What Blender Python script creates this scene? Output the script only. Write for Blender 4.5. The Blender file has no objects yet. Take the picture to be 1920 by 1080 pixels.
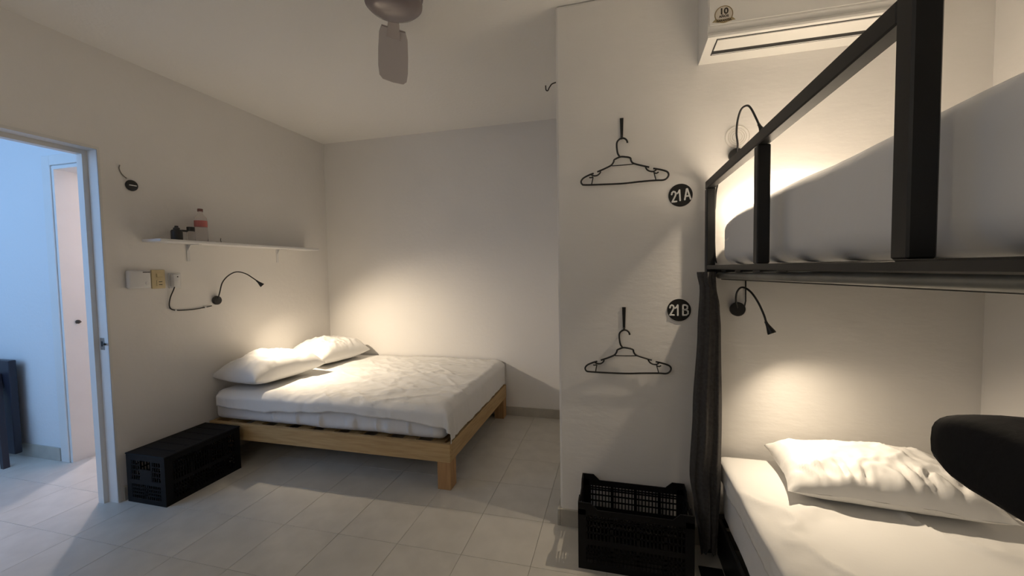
import bpy, bmesh, math, random
from mathutils import Vector, Matrix, noise
random.seed(7)
PI = math.pi
SC = bpy.context.scene
COL = SC.collection

# ------------------------------------------------------------------ camera, world, exposure
CAM_H = 1.33
cd = bpy.data.cameras.new('camera'); cam = bpy.data.objects.new('camera', cd); COL.objects.link(cam)
SC.camera = cam
cd.sensor_width = 36.0; cd.lens = 752.556 / 1920 * 36.0; cd.clip_start = 0.02
def cam_matrix(yaw, p, r):
    cy, sy = math.cos(yaw), math.sin(yaw)
    A = Matrix(((cy, -sy, 0), (sy, cy, 0), (0, 0, 1)))
    B = Matrix(((1, 0, 0), (0, 0, -1), (0, 1, 0)))
    P = Matrix(((1, 0, 0), (0, math.cos(p), -math.sin(p)), (0, math.sin(p), math.cos(p))))
    Q = Matrix(((math.cos(r), -math.sin(r), 0), (math.sin(r), math.cos(r), 0), (0, 0, 1)))
    M = Q @ P @ B @ A                      # world -> camera (x right, y down, z forward)
    F = Matrix(((1, 0, 0), (0, -1, 0), (0, 0, -1)))
    return (F @ M).transposed().to_4x4()
cam.matrix_world = Matrix.Translation((0, 0, CAM_H)) @ cam_matrix(-0.251308530, 0.0456494734, -0.0166407631)

W = bpy.data.worlds.new('world'); SC.world = W; W.use_nodes = True
bg = W.node_tree.nodes['Background']
bg.inputs['Color'].default_value = (0.33, 0.58, 1.0, 1); bg.inputs['Strength'].default_value = 1.75
SC.view_settings.view_transform = 'Standard'; SC.view_settings.look = 'None'
SC.view_settings.gamma = 1.0; SC.view_settings.use_curve_mapping = False
SC.view_settings.exposure = 0.58

WARM = (1.0, 0.82, 0.60)
LAMP_W = {'left': 41.0, 'lower': 13.0, 'upper': 29.0}
CONE = {'left': 128, 'lower': 134, 'upper': 158}
BULB_W = 40.0
FILL = 8.5

# ------------------------------------------------------------------ materials
def mat(name, col, rough=0.6, metal=0.0, noise_scale=0, noise_amt=0.0, bump=0.0, bump_scale=60, emit=None, trans=0.0, ior=1.45, spec=None, alpha=None, stretch=None, col2=None):
    m = bpy.data.materials.new(name); m.use_nodes = True
    nt = m.node_tree; b = nt.nodes['Principled BSDF']
    b.inputs['Base Color'].default_value = (*col, 1); b.inputs['Roughness'].default_value = rough
    b.inputs['Metallic'].default_value = metal
    if spec is not None: b.inputs['Specular IOR Level'].default_value = spec
    if trans: b.inputs['Transmission Weight'].default_value = trans; b.inputs['IOR'].default_value = ior
    if alpha is not None: b.inputs['Alpha'].default_value = alpha
    if emit:
        b.inputs['Emission Color'].default_value = (*emit[0], 1); b.inputs['Emission Strength'].default_value = emit[1]
    tc = nt.nodes.new('ShaderNodeTexCoord'); vec = tc.outputs['Object']
    if stretch:
        mp = nt.nodes.new('ShaderNodeMapping'); mp.inputs['Scale'].default_value = stretch
        nt.links.new(vec, mp.inputs['Vector']); vec = mp.outputs['Vector']
    if noise_amt or col2:
        n = nt.nodes.new('ShaderNodeTexNoise'); n.inputs['Scale'].default_value = noise_scale; n.inputs['Detail'].default_value = 6
        nt.links.new(vec, n.inputs['Vector'])
        r = nt.nodes.new('ShaderNodeValToRGB')
        c2 = col2 if col2 else tuple(min(1, c * (1 - noise_amt)) for c in col)
        r.color_ramp.elements[0].color = (*c2, 1); r.color_ramp.elements[1].color = (*col, 1)
        r.color_ramp.elements[0].position = 0.35; r.color_ramp.elements[1].position = 0.65
        nt.links.new(n.outputs['Fac'], r.inputs['Fac']); nt.links.new(r.outputs['Color'], b.inputs['Base Color'])
    if bump:
        n2 = nt.nodes.new('ShaderNodeTexNoise'); n2.inputs['Scale'].default_value = bump_scale; n2.inputs['Detail'].default_value = 5
        nt.links.new(vec, n2.inputs['Vector'])
        bp = nt.nodes.new('ShaderNodeBump'); bp.inputs['Strength'].default_value = bump; bp.inputs['Distance'].default_value = 0.01
        nt.links.new(n2.outputs['Fac'], bp.inputs['Height']); nt.links.new(bp.outputs['Normal'], b.inputs['Normal'])
    return m

M = {}
M['wall'] = mat('wall_paint', (0.83, 0.808, 0.778), 0.75, noise_scale=1.6, noise_amt=0.03, bump=0.15, bump_scale=30)
M['rough_wall'] = mat('trowelled_wall_paint', (0.83, 0.808, 0.778), 0.75, noise_scale=1.6, noise_amt=0.03, bump=0.15, bump_scale=16, stretch=(1, 1, 2.4))
M['ceiling'] = mat('ceiling_paint', (0.88, 0.865, 0.835), 0.8, bump=0.2, bump_scale=45)
M['hall'] = mat('hall_paint', (0.74, 0.75, 0.75), 0.7, bump=0.12, bump_scale=50)
M['washroom'] = mat('washroom_paint', (0.50, 0.43, 0.42), 0.7)
M['grout'] = mat('grout', (0.33, 0.315, 0.28), 0.9, noise_scale=20, noise_amt=0.3)
M['tile'] = mat('floor_tile', (0.62, 0.595, 0.54), 0.32, noise_scale=7, noise_amt=0.10, bump=0.03, bump_scale=40)
M['tile_b'] = mat('floor_tile_paler', (0.625, 0.60, 0.545), 0.32, noise_scale=9, noise_amt=0.11, bump=0.03, bump_scale=40)
M['tile_c'] = mat('floor_tile_greyer', (0.612, 0.588, 0.535), 0.32, noise_scale=8, noise_amt=0.10, bump=0.03, bump_scale=40)
M['skirt'] = mat('skirting_tile', (0.47, 0.44, 0.38), 0.5, noise_scale=12, noise_amt=0.15)
M['door'] = mat('door_paint', (0.76, 0.75, 0.72), 0.4, noise_scale=3, noise_amt=0.05, bump=0.04)
M['cotton'] = mat('white_cotton', (0.83, 0.82, 0.80), 0.85, bump=0.10, bump_scale=25)
M['cotton_grey'] = mat('white_mattress_cover', (0.80, 0.80, 0.81), 0.85, bump=0.10, bump_scale=18)
M['pine'] = mat('pine', (0.56, 0.39, 0.19), 0.5, noise_scale=5, col2=(0.45, 0.295, 0.13), stretch=(1.2, 14, 14), bump=0.05, bump_scale=20)
M['pine_y'] = mat('pine_lengthwise', (0.53, 0.365, 0.175), 0.5, noise_scale=5, col2=(0.42, 0.275, 0.12), stretch=(14, 1.2, 14), bump=0.05, bump_scale=20)
M['pine_leg'] = mat('pine_upright', (0.50, 0.30, 0.135), 0.5, noise_scale=5, col2=(0.40, 0.22, 0.09), stretch=(14, 14, 1.2), bump=0.05, bump_scale=20)
M['black_plastic'] = mat('black_plastic', (0.005, 0.005, 0.006), 0.6, noise_scale=30, noise_amt=0.2, bump=0.05, spec=0.2)
M['black_metal'] = mat('black_steel', (0.013, 0.013, 0.013), 0.42, noise_scale=12, noise_amt=0.3, spec=0.35)
M['rod'] = mat('grey_pipe', (0.27, 0.27, 0.25), 0.42, metal=0.35, noise_scale=9, noise_amt=0.35)
M['curtain'] = mat('charcoal_cloth', (0.060, 0.056, 0.055), 0.95, noise_scale=80, noise_amt=0.3, bump=0.2, bump_scale=200)
M['lamp_black'] = mat('lamp_black', (0.014, 0.014, 0.014), 0.4)
M['lens'] = mat('lamp_lens', (1, 0.9, 0.7), 0.3, emit=((1.0, 0.80, 0.50), 30))
M['ac'] = mat('ac_plastic', (0.80, 0.79, 0.76), 0.35)
M['ac_dark'] = mat('ac_slot', (0.02, 0.02, 0.02), 0.6)
M['white_plastic'] = mat('white_plastic', (0.74, 0.74, 0.74), 0.35)
M['beige_plastic'] = mat('beige_plastic', (0.66, 0.55, 0.33), 0.4)
M['sign_black'] = mat('sign_black', (0.012, 0.012, 0.011), 0.35)
M['sign_white'] = mat('sign_white', (0.80, 0.80, 0.78), 0.4)
M['gold'] = mat('sticker_gold', (0.30, 0.22, 0.10), 0.5)
M['gold_light'] = mat('sticker_pale_gold', (0.66, 0.61, 0.53), 0.5)
M['ribbon'] = mat('sticker_ribbon', (0.40, 0.32, 0.18), 0.5)
M['brown_ink'] = mat('sticker_ink', (0.03, 0.02, 0.012), 0.6)
M['fan'] = mat('fan_glossy_mauve_grey', (0.25, 0.215, 0.22), 0.16, metal=0.1)
M['fan_blade'] = mat('fan_blade_mauve_grey', (0.36, 0.325, 0.32), 0.4)
M['taupe'] = mat('taupe_wire', (0.22, 0.20, 0.17), 0.6)
M['steel'] = mat('steel', (0.45, 0.44, 0.42), 0.3, metal=1.0)
M['dark_steel'] = mat('dark_steel', (0.07, 0.065, 0.06), 0.4, metal=0.6)
M['navy'] = mat('dark_navy_lacquer', (0.016, 0.017, 0.030), 0.4)
M['clear'] = mat('clear_plastic', (0.93, 0.90, 0.89), 0.08, trans=0.92, ior=1.2)
M['water'] = mat('bottle_water', (0.95, 0.95, 0.95), 0.02, trans=1.0, ior=1.33)
M['red'] = mat('red_label', (0.52, 0.16, 0.14), 0.5)
M['cap'] = mat('brown_red_cap', (0.20, 0.09, 0.08), 0.4)
M['ring'] = mat('clear_disc', (0.72, 0.69, 0.62), 0.25)
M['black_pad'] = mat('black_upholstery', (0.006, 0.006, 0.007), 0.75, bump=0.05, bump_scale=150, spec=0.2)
M['stain'] = mat('grey_scuff', (0.50, 0.52, 0.56), 0.8)

# ------------------------------------------------------------------ mesh helpers
class MB:
    def __init__(s): s.bm = bmesh.new()
    def box(s, x0, x1, y0, y1, z0, z1, bev=0.0, seg=2):
        vs = [s.bm.verts.new((x, y, z)) for x in (x0, x1) for y in (y0, y1) for z in (z0, z1)]
        fs = [(0, 1, 3, 2), (4, 6, 7, 5), (0, 4, 5, 1), (2, 3, 7, 6), (0, 2, 6, 4), (1, 5, 7, 3)]
        F = [s.bm.faces.new([vs[i] for i in f]) for f in fs]
        if bev:
            E = list({e for f in F for e in f.edges})
            bmesh.ops.bevel(s.bm, geom=E, offset=bev, segments=seg, affect='EDGES', profile=0.5)
        return s
    def hexa(s, P):           # 8 corners: bottom ring 0-3 then top ring 4-7
        v = [s.bm.verts.new(p) for p in P]
        for f in ((3, 2, 1, 0), (4, 5, 6, 7), (0, 1, 5, 4), (1, 2, 6, 5), (2, 3, 7, 6), (3, 0, 4, 7)):
            s.bm.faces.new([v[i] for i in f])
        return s
    def prism(s, poly, axis, a0, a1):   # poly in the two other axes (cyclic order xyz minus axis), extruded along axis
        def P(p, a):
            return {'x': (a, p[0], p[1]), 'y': (p[0], a, p[1]), 'z': (p[0], p[1], a)}[axis]
        A = [s.bm.verts.new(P(p, a0)) for p in poly]; B = [s.bm.verts.new(P(p, a1)) for p in poly]
        n = len(poly)
        s.bm.faces.new(A); s.bm.faces.new(B[::-1])
        for i in range(n): s.bm.faces.new([A[i], B[i], B[(i + 1) % n], A[(i + 1) % n]])
        return s
    def tube(s, path, r, n=10, caps=True, closed=False, flat=None):
        P = [Vector(p) for p in path]; R = r if isinstance(r, (list, tuple)) else [r] * len(P)
        rings = []; up = None
        for i, p in enumerate(P):
            if closed: t = (P[(i + 1) % len(P)] - P[i - 1]).normalized()
            else: t = (P[min(i + 1, len(P) - 1)] - P[max(i - 1, 0)]).normalized()
            if up is None:
                up = Vector((0, 0, 1)) if abs(t.z) < 0.9 else Vector((0, 1, 0))
                if flat: up = Vector(flat)
            if flat: up = Vector(flat)
            a = t.cross(up).normalized(); b = a.cross(t).normalized(); up = b
            k = 0.35 if flat else 1.0
            rings.append([s.bm.verts.new(p + R[i] * (math.cos(2 * PI * j / n) * a + k * math.sin(2 * PI * j / n) * b)) for j in range(n)])
        m = len(rings)
        for i in range(m if closed else m - 1):
            A, B = rings[i], rings[(i + 1) % m]
            for j in range(n): s.bm.faces.new([A[j], A[(j + 1) % n], B[(j + 1) % n], B[j]])
        if caps and not closed:
            s.bm.faces.new(rings[0][::-1]); s.bm.faces.new(rings[-1])
        return s
    def lathe(s, prof, n=24, origin=(0, 0, 0), axis=(0, 0, 1)):   # prof: (radius, height) list
        q = Vector((0, 0, 1)).rotation_difference(Vector(axis).normalized()); o = Vector(origin)
        rings = []
        for r, h in prof:
            if r < 1e-5: rings.append([s.bm.verts.new(o + q @ Vector((0, 0, h)))])
            else: rings.append([s.bm.verts.new(o + q @ Vector((r * math.cos(2 * PI * j / n), r * math.sin(2 * PI * j / n), h))) for j in range(n)])
        for A, B in zip(rings, rings[1:]):
            if len(A) == 1 and len(B) == 1: continue
            for j in range(n):
                k = (j + 1) % n
                if len(A) == 1: s.bm.faces.new([A[0], B[k], B[j]])
                elif len(B) == 1: s.bm.faces.new([A[j], A[k], B[0]])
                else: s.bm.faces.new([A[j], A[k], B[k], B[j]])
        if len(rings[0]) > 1: s.bm.faces.new(rings[0][::-1])
        if len(rings[-1]) > 1: s.bm.faces.new(rings[-1])
        return s
    def grid(s, f, nu, nv):
        V = [[s.bm.verts.new(f(i / nu, j / nv)) for j in range(nv + 1)] for i in range(nu + 1)]
        for i in range(nu):
            for j in range(nv): s.bm.faces.new([V[i][j], V[i + 1][j], V[i + 1][j + 1], V[i][j + 1]])
        return s
    def build(s, name, material, parent=None, smooth=False, weld=False):
        if weld: bmesh.ops.remove_doubles(s.bm, verts=s.bm.verts, dist=1e-5)
        bmesh.ops.recalc_face_normals(s.bm, faces=s.bm.faces)
        me = bpy.data.meshes.new(name); s.bm.to_mesh(me); s.bm.free()
        if material: me.materials.append(material)
        for p in me.polygons: p.use_smooth = bool(smooth)
        o = bpy.data.objects.new(name, me); COL.objects.link(o)
        if smooth and smooth != 'all': 
            try: me.set_sharp_from_angle(angle=math.radians(40))
            except Exception: pass
        if parent is not None:
            o.parent = parent
            o.matrix_parent_inverse = Matrix.Translation(parent.location).inverted() if parent.type == 'EMPTY' else Matrix.Identity(4)
        return o

def thing(name, loc, label, cat, group=None):
    o = bpy.data.objects.new(name, None); COL.objects.link(o); o.location = loc; o.empty_display_size = 0.05
    o['label'] = label; o['category'] = cat
    if group: o['group'] = group
    return o
def tag(o, label, cat, group=None):
    o['label'] = label; o['category'] = cat
    if group: o['group'] = group
    return o
def struct(o): o['kind'] = 'structure'; return o
def smoothpath(pts, sub=6):
    P = [Vector(p) for p in pts]; out = []
    for i in range(len(P) - 1):
        p0 = P[max(i - 1, 0)]; p1 = P[i]; p2 = P[i + 1]; p3 = P[min(i + 2, len(P) - 1)]
        for k in range(sub):
            t = k / sub
            out.append(0.5 * ((2 * p1) + (-p0 + p2) * t + (2 * p0 - 5 * p1 + 4 * p2 - p3) * t * t + (-p0 + 3 * p1 - 3 * p2 + p3) * t ** 3))
    out.append(P[-1]); return out
def fbm(x, y, z=0.0, o=4): return noise.fractal(Vector((x, y, z)), 1.0, 2.0, o)

# ------------------------------------------------------------------ room dimensions
XL, YB, YP, XR, XP, ZC = -2.83, 3.50, 2.03, 1.44, -0.28, 2.62
YF = -1.60
D0, D1, DH = 0.74, 1.622, 2.022          # doorway in the left wall
HX0, HY = -6.2, 1.95                     # hall

# floor slab (grout) and tiles
floor = struct(MB().box(HX0, XR + 0.12, YF - 0.12, YB + 0.12, -0.12, -0.004).build('floor', M['grout']))
GX, GY, TX, TY = -0.3725, 1.70, 0.3325, 0.326
def inside(x, y):
    if y < 0.06: return False
    if XL - 0.12 <= x < XP: return y < YB
    if XP <= x < XR: return y < YP
    return False
cuts_y = {}
cache = {}
tm = [M['tile'], M['tile_b'], M['tile_c']]
def tile(x0, x1, y0, y1):
    k = random.randrange(3)
    key = (round(x1 - x0, 3), round(y1 - y0, 3), k)
    if key not in cache:
        a, b = (x1 - x0) / 2 - 0.0008, (y1 - y0) / 2 - 0.0007
        o = MB().box(-a, a, -b, b, -0.004, 0.0, 0.0006, 1).build('floor_tile', tm[k], floor); cache[key] = o
    else:
        o = cache[key].copy(); COL.objects.link(o)
    o.location = ((x0 + x1) / 2, (y0 + y1) / 2, random.uniform(-0.0002, 0.0002))
for i in range(-14, 7):
    for j in range(-6, 7):
        x0, x1 = GX + i * TX, GX + (i + 1) * TX
        y0, y1 = GY + j * TY, GY + (j + 1) * TY
        if y1 < 0.3: continue
        xc, yc = (x0 + x1) / 2, (y0 + y1) / 2
        if xc > XL - 0.1:
            if x0 < XL < x1 and (yc < D0 or yc > D1): x0 = XL
            ylim = YB if xc < XP + 0.1 else YP
            if xc >= XP and x0 < XP and yc < YP: pass
            if y0 >= ylim: continue
            y1 = min(y1, ylim)
            x1 = min(x1, XR)
            if y0 > YP - 0.06 and x0 < XP < x1: x1 = XP
            if x1 - x0 < 0.02 or y1 - y0 < 0.02: continue
            tile(x0, x1, y0, y1)
        else:
            if yc > 2.6 or x0 < -4.75: continue
            tile(x0, x1, y0, y1)

# walls
WT = 0.12
m = MB()
m.box(XL - WT, XL, D1 + 0.03, YB + WT, 0, ZC).box(XL - WT, XL, YF, D0 - 0.03, 0, ZC).box(XL - WT, XL, D0 - 0.03, D1 + 0.03, DH + 0.03, ZC)
struct(m.build('wall_left', M['wall']))
struct(MB().box(XL, XP, YB, YB + WT, 0, ZC).build('wall_back', M['wall']))
struct(MB().box(XP, XR + WT, YP, YB + WT, 0, ZC, 0.012, 2).build('wall_inner', M['rough_wall']))
struct(MB().box(XR, XR + WT, YF, YP, 0, ZC).build('wall_right', M['rough_wall']))
wx0, wx1, wz0, wz1 = -1.55, -1.15, 1.35, 1.75       # window behind the camera
m = MB()
m.box(XL - WT, wx0, YF - WT, YF, 0, ZC).box(wx1, XR + WT, YF - WT, YF, 0, ZC).box(wx0, wx1, YF - WT, YF, 0, wz0).box(wx0, wx1, YF - WT, YF, wz1, ZC)
struct(m.build('wall_front', M['wall']))
m = MB(); fw = 0.05
m.box(wx0, wx0 + fw, YF - 0.09, YF - 0.03, wz0, wz1).box(wx1 - fw, wx1, YF - 0.09, YF - 0.03, wz0, wz1)
m.box(wx0 + fw, wx1 - fw, YF - 0.09, YF - 0.03, wz0, wz0 + fw).box(wx0 + fw, wx1 - fw, YF - 0.09, YF - 0.03, wz1 - fw, wz1)
win = struct(m.build('window_1', M['door']))
struct(MB().box(XL - WT, XR + WT, YF - WT, YB + WT, ZC, ZC + 0.12).build('ceiling', M['ceiling']))
# hall, open to the sky along one side, and the lit room behind it
HD0, HD1, HDH, HT = -3.79, -2.99, 2.10, 0.19
m = MB()
m.box(HX0, HD0, HY, HY + HT, 0, 2.9).box(HD1, XL - WT, HY, HY + HT, 0, 2.9).box(HD0, HD1, HY, HY + HT, HDH, 2.9)
struct(m.build('wall_hall', M['hall']))
struct(MB().box(HX0 - WT, HX0, YF - WT, 4.2, 0, 2.9).build('wall_hall_end', M['hall']))
m = MB()
m.box(-5.2, -5.1, HY + HT, 3.62, 0, 2.5).box(-5.1, XL - WT, 3.52, 3.62, 0, 2.5).box(-5.2, XL - WT, HY + HT, 3.62, 2.5, 2.6)
struct(m.build('wall_washroom', M['washroom']))
struct(MB().box(-5.1, XL - WT, 2.6, 3.52, -0.004, 0.0).build('trim_1', M['tile']))
struct(MB().box(HX0 - WT, XL - WT, -0.10, 4.2, 2.9, 3.0).build('added_hall_roof', M['hall']))  # unseen roof added so daylight enters the hall only from the side
struct(MB().box(HX0 - WT, XL - WT, -0.10, 0.0, 0, 0.85).build('added_parapet', M['hall']))  # unseen parapet added to block light from below the horizon
# skirting
struct(MB().box(XL, XL + 0.012, 1.672, YB, 0, 0.082, 0.002).build('baseboard_left', M['skirt']))
struct(MB().box(XL + 0.012, XP - 0.012, YB - 0.012, YB, 0, 0.082, 0.002).build('baseboard_back', M['skirt']))
struct(MB().box(XP - 0.014, XP, YP - 0.014, YB - 0.012, 0, 0.088, 0.002).box(XP, XR, YP - 0.014, YP, 0, 0.088, 0.002).build('baseboard_inner', M['skirt']))
struct(MB().box(HX0, HD0 - 0.10, HY - 0.012, HY, 0, 0.095, 0.002).build('baseboard_hall', M['skirt']))

# door frame in the left wall: casing, stepped jamb
fr = MB()
JX = XL - 0.075; RB = 0.024                 # rebate depth, rebate step
fr.box(JX, XL + 0.003, D1 + RB, D1 + 0.034, 0, DH + 0.034).box(XL - WT, JX, D1, D1 + 0.034, 0, DH + 0.034)
fr.box(JX, XL + 0.003, D0 - 0.034, D0 - RB, 0, DH + 0.034).box(XL - WT, JX, D0 - 0.034, D0, 0, DH + 0.034)
fr.box(JX, XL + 0.003, D0 - RB, D1 + RB, DH + RB, DH + 0.034).box(XL - WT, JX, D0, D1, DH, DH + 0.034)
fr.box(XL, XL + 0.004, D1 + RB, D1 + RB + 0.012, 0, DH + RB + 0.016).box(XL, XL + 0.004, D0 - RB, D1 + RB, DH + RB, DH + RB + 0.016)
door1 = struct(fr.build('trim_2', M['door']))
lp = MB().box(XL - 0.062, XL - 0.030, D1 + RB - 0.002, D1 + RB + 0.001, 0.905, 0.975, 0.0005, 1).build('strike_plate', M['steel'], door1)
MB().box(XL - 0.053, XL - 0.040, D1 + RB - 0.0032, D1 + RB - 0.001, 0.925, 0.955).build('latch_hole', M['ac_dark'], door1)
MB().tube([(XL - 0.031, D1 + RB - 0.002, 0.94), (XL - 0.020, D1 + RB - 0.010, 0.94), (XL - 0.010, D1 + RB - 0.010, 0.94)], 0.006, 8).build('strike_lip', M['dark_steel'], door1)
# door leaf swung into the room, seen edge on at the frame's left border
hx, hy, ex, ey = XL + 0.016, D0 - 0.04, -2.02, 0.828
d = Vector((ex - hx, ey - hy, 0)).normalized(); n = Vector((d.y, -d.x, 0)) * 0.038
P = [Vector((hx, hy, 0.008)), Vector((ex, ey, 0.008)), Vector((ex, ey, 0.008)) + n, Vector((hx, hy, 0.008)) + n]
leaf = struct(MB().hexa([tuple(p) for p in P] + [(p.x, p.y, 1.985) for p in P]).build('door_1', M['door']))
# hall doorway casing
fr = MB()
fr.box(HD0 - 0.085, HD0 - 0.004, HY - 0.014, HY, 0, HDH + 0.075, 0.003, 1).box(HD0 - 0.004, HD1, HY - 0.014, HY, HDH + 0.005, HDH + 0.075, 0.003, 1)
fr.box(HD0, HD0 + 0.022, HY - 0.006, HY + HT, 0, HDH).box(HD0 + 0.022, HD1, HY - 0.006, HY + HT, HDH - 0.022, HDH)
hd = struct(fr.build('trim_3', M['door']))
MB().lathe([(0.0, 0.0), (0.014, 0.0), (0.014, 0.008), (0.006, 0.012), (0.006, 0.03), (0.0, 0.032)], 12, (HD0 + 0.022, 2.02, 1.006), (1, 0, 0)).build('latch_knob', M['dark_steel'], hd, True)

# ------------------------------------------------------------------ wall lamps
def gooseneck(label, base_c, axis, neck, head_dir, key, watt):
    t = thing('gooseneck_lamp', base_c, label, 'lamp', 'black gooseneck reading lamps')
    ax = Vector(axis)
    MB().lathe([(0.0, 0.0), (0.031, 0.0), (0.032, 0.003), (0.032, 0.016), (0.029, 0.020), (0.0, 0.021)], 28, base_c, axis).build('base', M['lamp_black'], t, True)
    path = smoothpath(neck, 6)
    MB().tube(path, 0.0042, 8).build('neck', M['lamp_black'], t, 'all')
    hd = Vector(head_dir).normalized(); e = Vector(neck[-1])
    h = MB().lathe([(0.0, -0.006), (0.0055, -0.006), (0.006, 0.004), (0.008, 0.014), (0.0155, 0.040), (0.0165, 0.048), (0.0150, 0.048), (0.0140, 0.041), (0.0, 0.041)], 18, e, hd).build('lamp_head', M['lamp_black'], t, True)
    MB().lathe([(0.0, 0.0), (0.0138, 0.0), (0.0138, 0.001), (0.0, 0.0015)], 16, e + hd * 0.0412, hd).build('lens', M['lens'], h)
    ld = bpy.data.lights.new('lamp_light', 'SPOT'); ld.energy = watt; ld.color = WARM
    ld.spot_size = math.radians(CONE[key]); ld.spot_blend = 1.0; ld.shadow_soft_size = 0.012
    lo = bpy.data.objects.new('lamp_light', ld); COL.objects.link(lo)
    lo.location = e + hd * 0.062 - Vector(base_c); lo.rotation_euler = hd.to_track_quat('-Z', 'Y').to_euler(); lo.parent = t
    return t
gooseneck('black gooseneck lamp on the left wall over the double bed', (-2.83, 2.302, 1.142), (1, 0, 0),
    [(-2.812, 2.304, 1.154), (-2.8, 2.309, 1.2), (-2.775, 2.312, 1.27), (-2.74, 2.331, 1.32), (-2.7, 2.362, 1.347), (-2.66, 2.4, 1.334), (-2.625, 2.434, 1.297), (-2.61, 2.451, 1.276)],
    (0.52, 0.52, -0.78), 'left', LAMP_W['left'])
gooseneck('black gooseneck lamp under the upper bunk, above the lower pillow', (0.541, 2.03, 1.133), (0, -1, 0),
    [(0.539, 2.012, 1.14), (0.529, 2.0, 1.17), (0.527, 1.985, 1.208), (0.535, 1.96, 1.233), (0.55, 1.94, 1.233), (0.568, 1.915, 1.212), (0.585, 1.89, 1.173), (0.601, 1.875, 1.125), (0.609, 1.87, 1.092)],
    (0.20, -0.165, -0.50), 'lower', LAMP_W['lower'])
gooseneck('black gooseneck lamp above the upper bunk, partly behind its guard rail', (0.531, 2.03, 1.825), (0, -1, 0),
    [(0.531, 2.012, 1.838), (0.53, 2.0, 1.87), (0.521, 1.985, 1.912), (0.52, 1.965, 1.963), (0.528, 1.945, 2.0), (0.545, 1.93, 2.008), (0.555, 1.91, 1.988), (0.569, 1.89, 1.938), (0.578, 1.88, 1.905)],
    (0.16, -0.20, -0.50), 'upper', LAMP_W['upper'])
# cables
tag(MB().tube(smoothpath([(-2.806, 2.006, 1.290), (-2.815, 2.010, 1.25), (-2.822, 1.985, 1.18), (-2.822, 1.980, 1.12), (-2.823, 2.02, 1.098), (-2.823, 2.12, 1.092), (-2.823, 2.21, 1.098), (-2.823, 2.262, 1.105)], 5), 0.0036, 7).build('cable', M['lamp_black'], None, 'all'),
    'thin black cable from the white plug to the left wall lamp', 'cable')
for y, z in ((2.015, 1.099), (2.215, 1.098)):
    MB().box(-2.83, -2.8175, y - 0.006, y + 0.006, z - 0.006, z + 0.006, 0.002, 1).build('cable_clip', M['white_plastic'], bpy.data.objects['cable'])
c = MB().tube([(0.574, 2.024, 1.29), (0.5745, 2.024, 1.23), (0.5748, 2.024, 1.17), (0.569, 2.022, 1.14)], 0.003, 7).build('cable', M['lamp_black'], None, 'all')
tag(c, 'short black cable beside the lower bunk lamp base', 'cable')
c = MB().tube(smoothpath([(0.455, 2.022, 1.70), (0.448, 2.022, 1.66), (0.445, 2.022, 1.60), (0.438, 2.022, 1.54), (0.443, 2.022, 1.45), (0.446, 2.022, 1.38), (0.452, 2.022, 1.345)], 5), 0.0036, 7).build('cable', M['lamp_black'], None, 'all')
tag(c, 'black cable running down the wall behind the upper bunk corner post', 'cable')

# ------------------------------------------------------------------ left wall fittings
t = thing('wall_shelf', (XL, 2.47, 1.52), 'long white wall shelf holding the bottle, on triangular brackets', 'shelf')
MB().box(XL, XL + 0.155, 1.845, 3.20, 1.538, 1.556, 0.003, 1).build('board', M['white_plastic'], t)
for y in (2.12, 2.87):
    MB().box(XL, XL + 0.004, y - 0.010, y + 0.010, 1.425, 1.538).box(XL + 0.004, XL + 0.115, y - 0.010, y + 0.010, 1.534, 1.538).prism([(XL + 0.004, 1.534), (XL + 0.030, 1.534), (XL + 0.004, 1.495)], 'y', y - 0.002, y + 0.002).build('bracket', M['white_plastic'], t)
# bottle
bx, by, bz = -2.755, 2.160, 1.556
t = thing('water_bottle', (bx, by, bz), 'clear plastic bottle with a red label on the shelf', 'bottle')
MB().lathe([(0.0, 0.0), (0.032, 0.0), (0.038, 0.006), (0.0385, 0.05), (0.036, 0.085), (0.037, 0.105), (0.037, 0.145), (0.0345, 0.165), (0.016, 0.190), (0.0135, 0.200), (0.0135, 0.208)], 24, (bx, by, bz)).build('body', M['clear'], t, 'all')
MB().lathe([(0.0372, 0.103), (0.0376, 0.104), (0.0376, 0.143), (0.0372, 0.144)], 24, (bx, by, bz)).build('label_band', M['red'], t, True)
MB().lathe([(0.0, 0.207), (0.0165, 0.207), (0.0165, 0.224), (0.015, 0.226), (0.0, 0.226)], 18, (bx, by, bz)).build('cap', M['cap'], t, True)
# jar with black lid
bx, by = -2.735, 2.075
t = thing('jar', (bx, by, bz), 'small clear jar with a black lid, left of the bottle on the shelf', 'jar')
MB().lathe([(0.0, 0.0), (0.021, 0.0), (0.023, 0.004), (0.023, 0.058), (0.019, 0.064), (0.0, 0.064)], 20, (bx, by, bz)).build('body', M['clear'], t, 'all')
MB().lathe([(0.0, 0.064), (0.0225, 0.064), (0.0225, 0.091), (0.021, 0.093), (0.0, 0.093)], 20, (bx, by, bz)).build('lid', M['lamp_black'], t, True)
bx, by = -2.735, 1.985
t = thing('jar', (bx, by, bz), 'all-black squat jar, leftmost item on the shelf', 'jar')
MB().lathe([(0.0, 0.0), (0.028, 0.0), (0.031, 0.004), (0.031, 0.058), (0.026, 0.066), (0.0, 0.066)], 20, (bx, by, bz)).build('body', M['lamp_black'], t, True)
MB().lathe([(0.0, 0.066), (0.018, 0.066), (0.018, 0.078), (0.011, 0.082), (0.009, 0.092), (0.0, 0.093)], 20, (bx, by, bz)).build('lid', M['lamp_black'], t, True)
MB().box(bx - 0.010, bx + 0.010, by + 0.024, by + 0.066, bz + 0.058, bz + 0.070, 0.003, 1).build('spout', M['lamp_black'], t)
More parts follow.
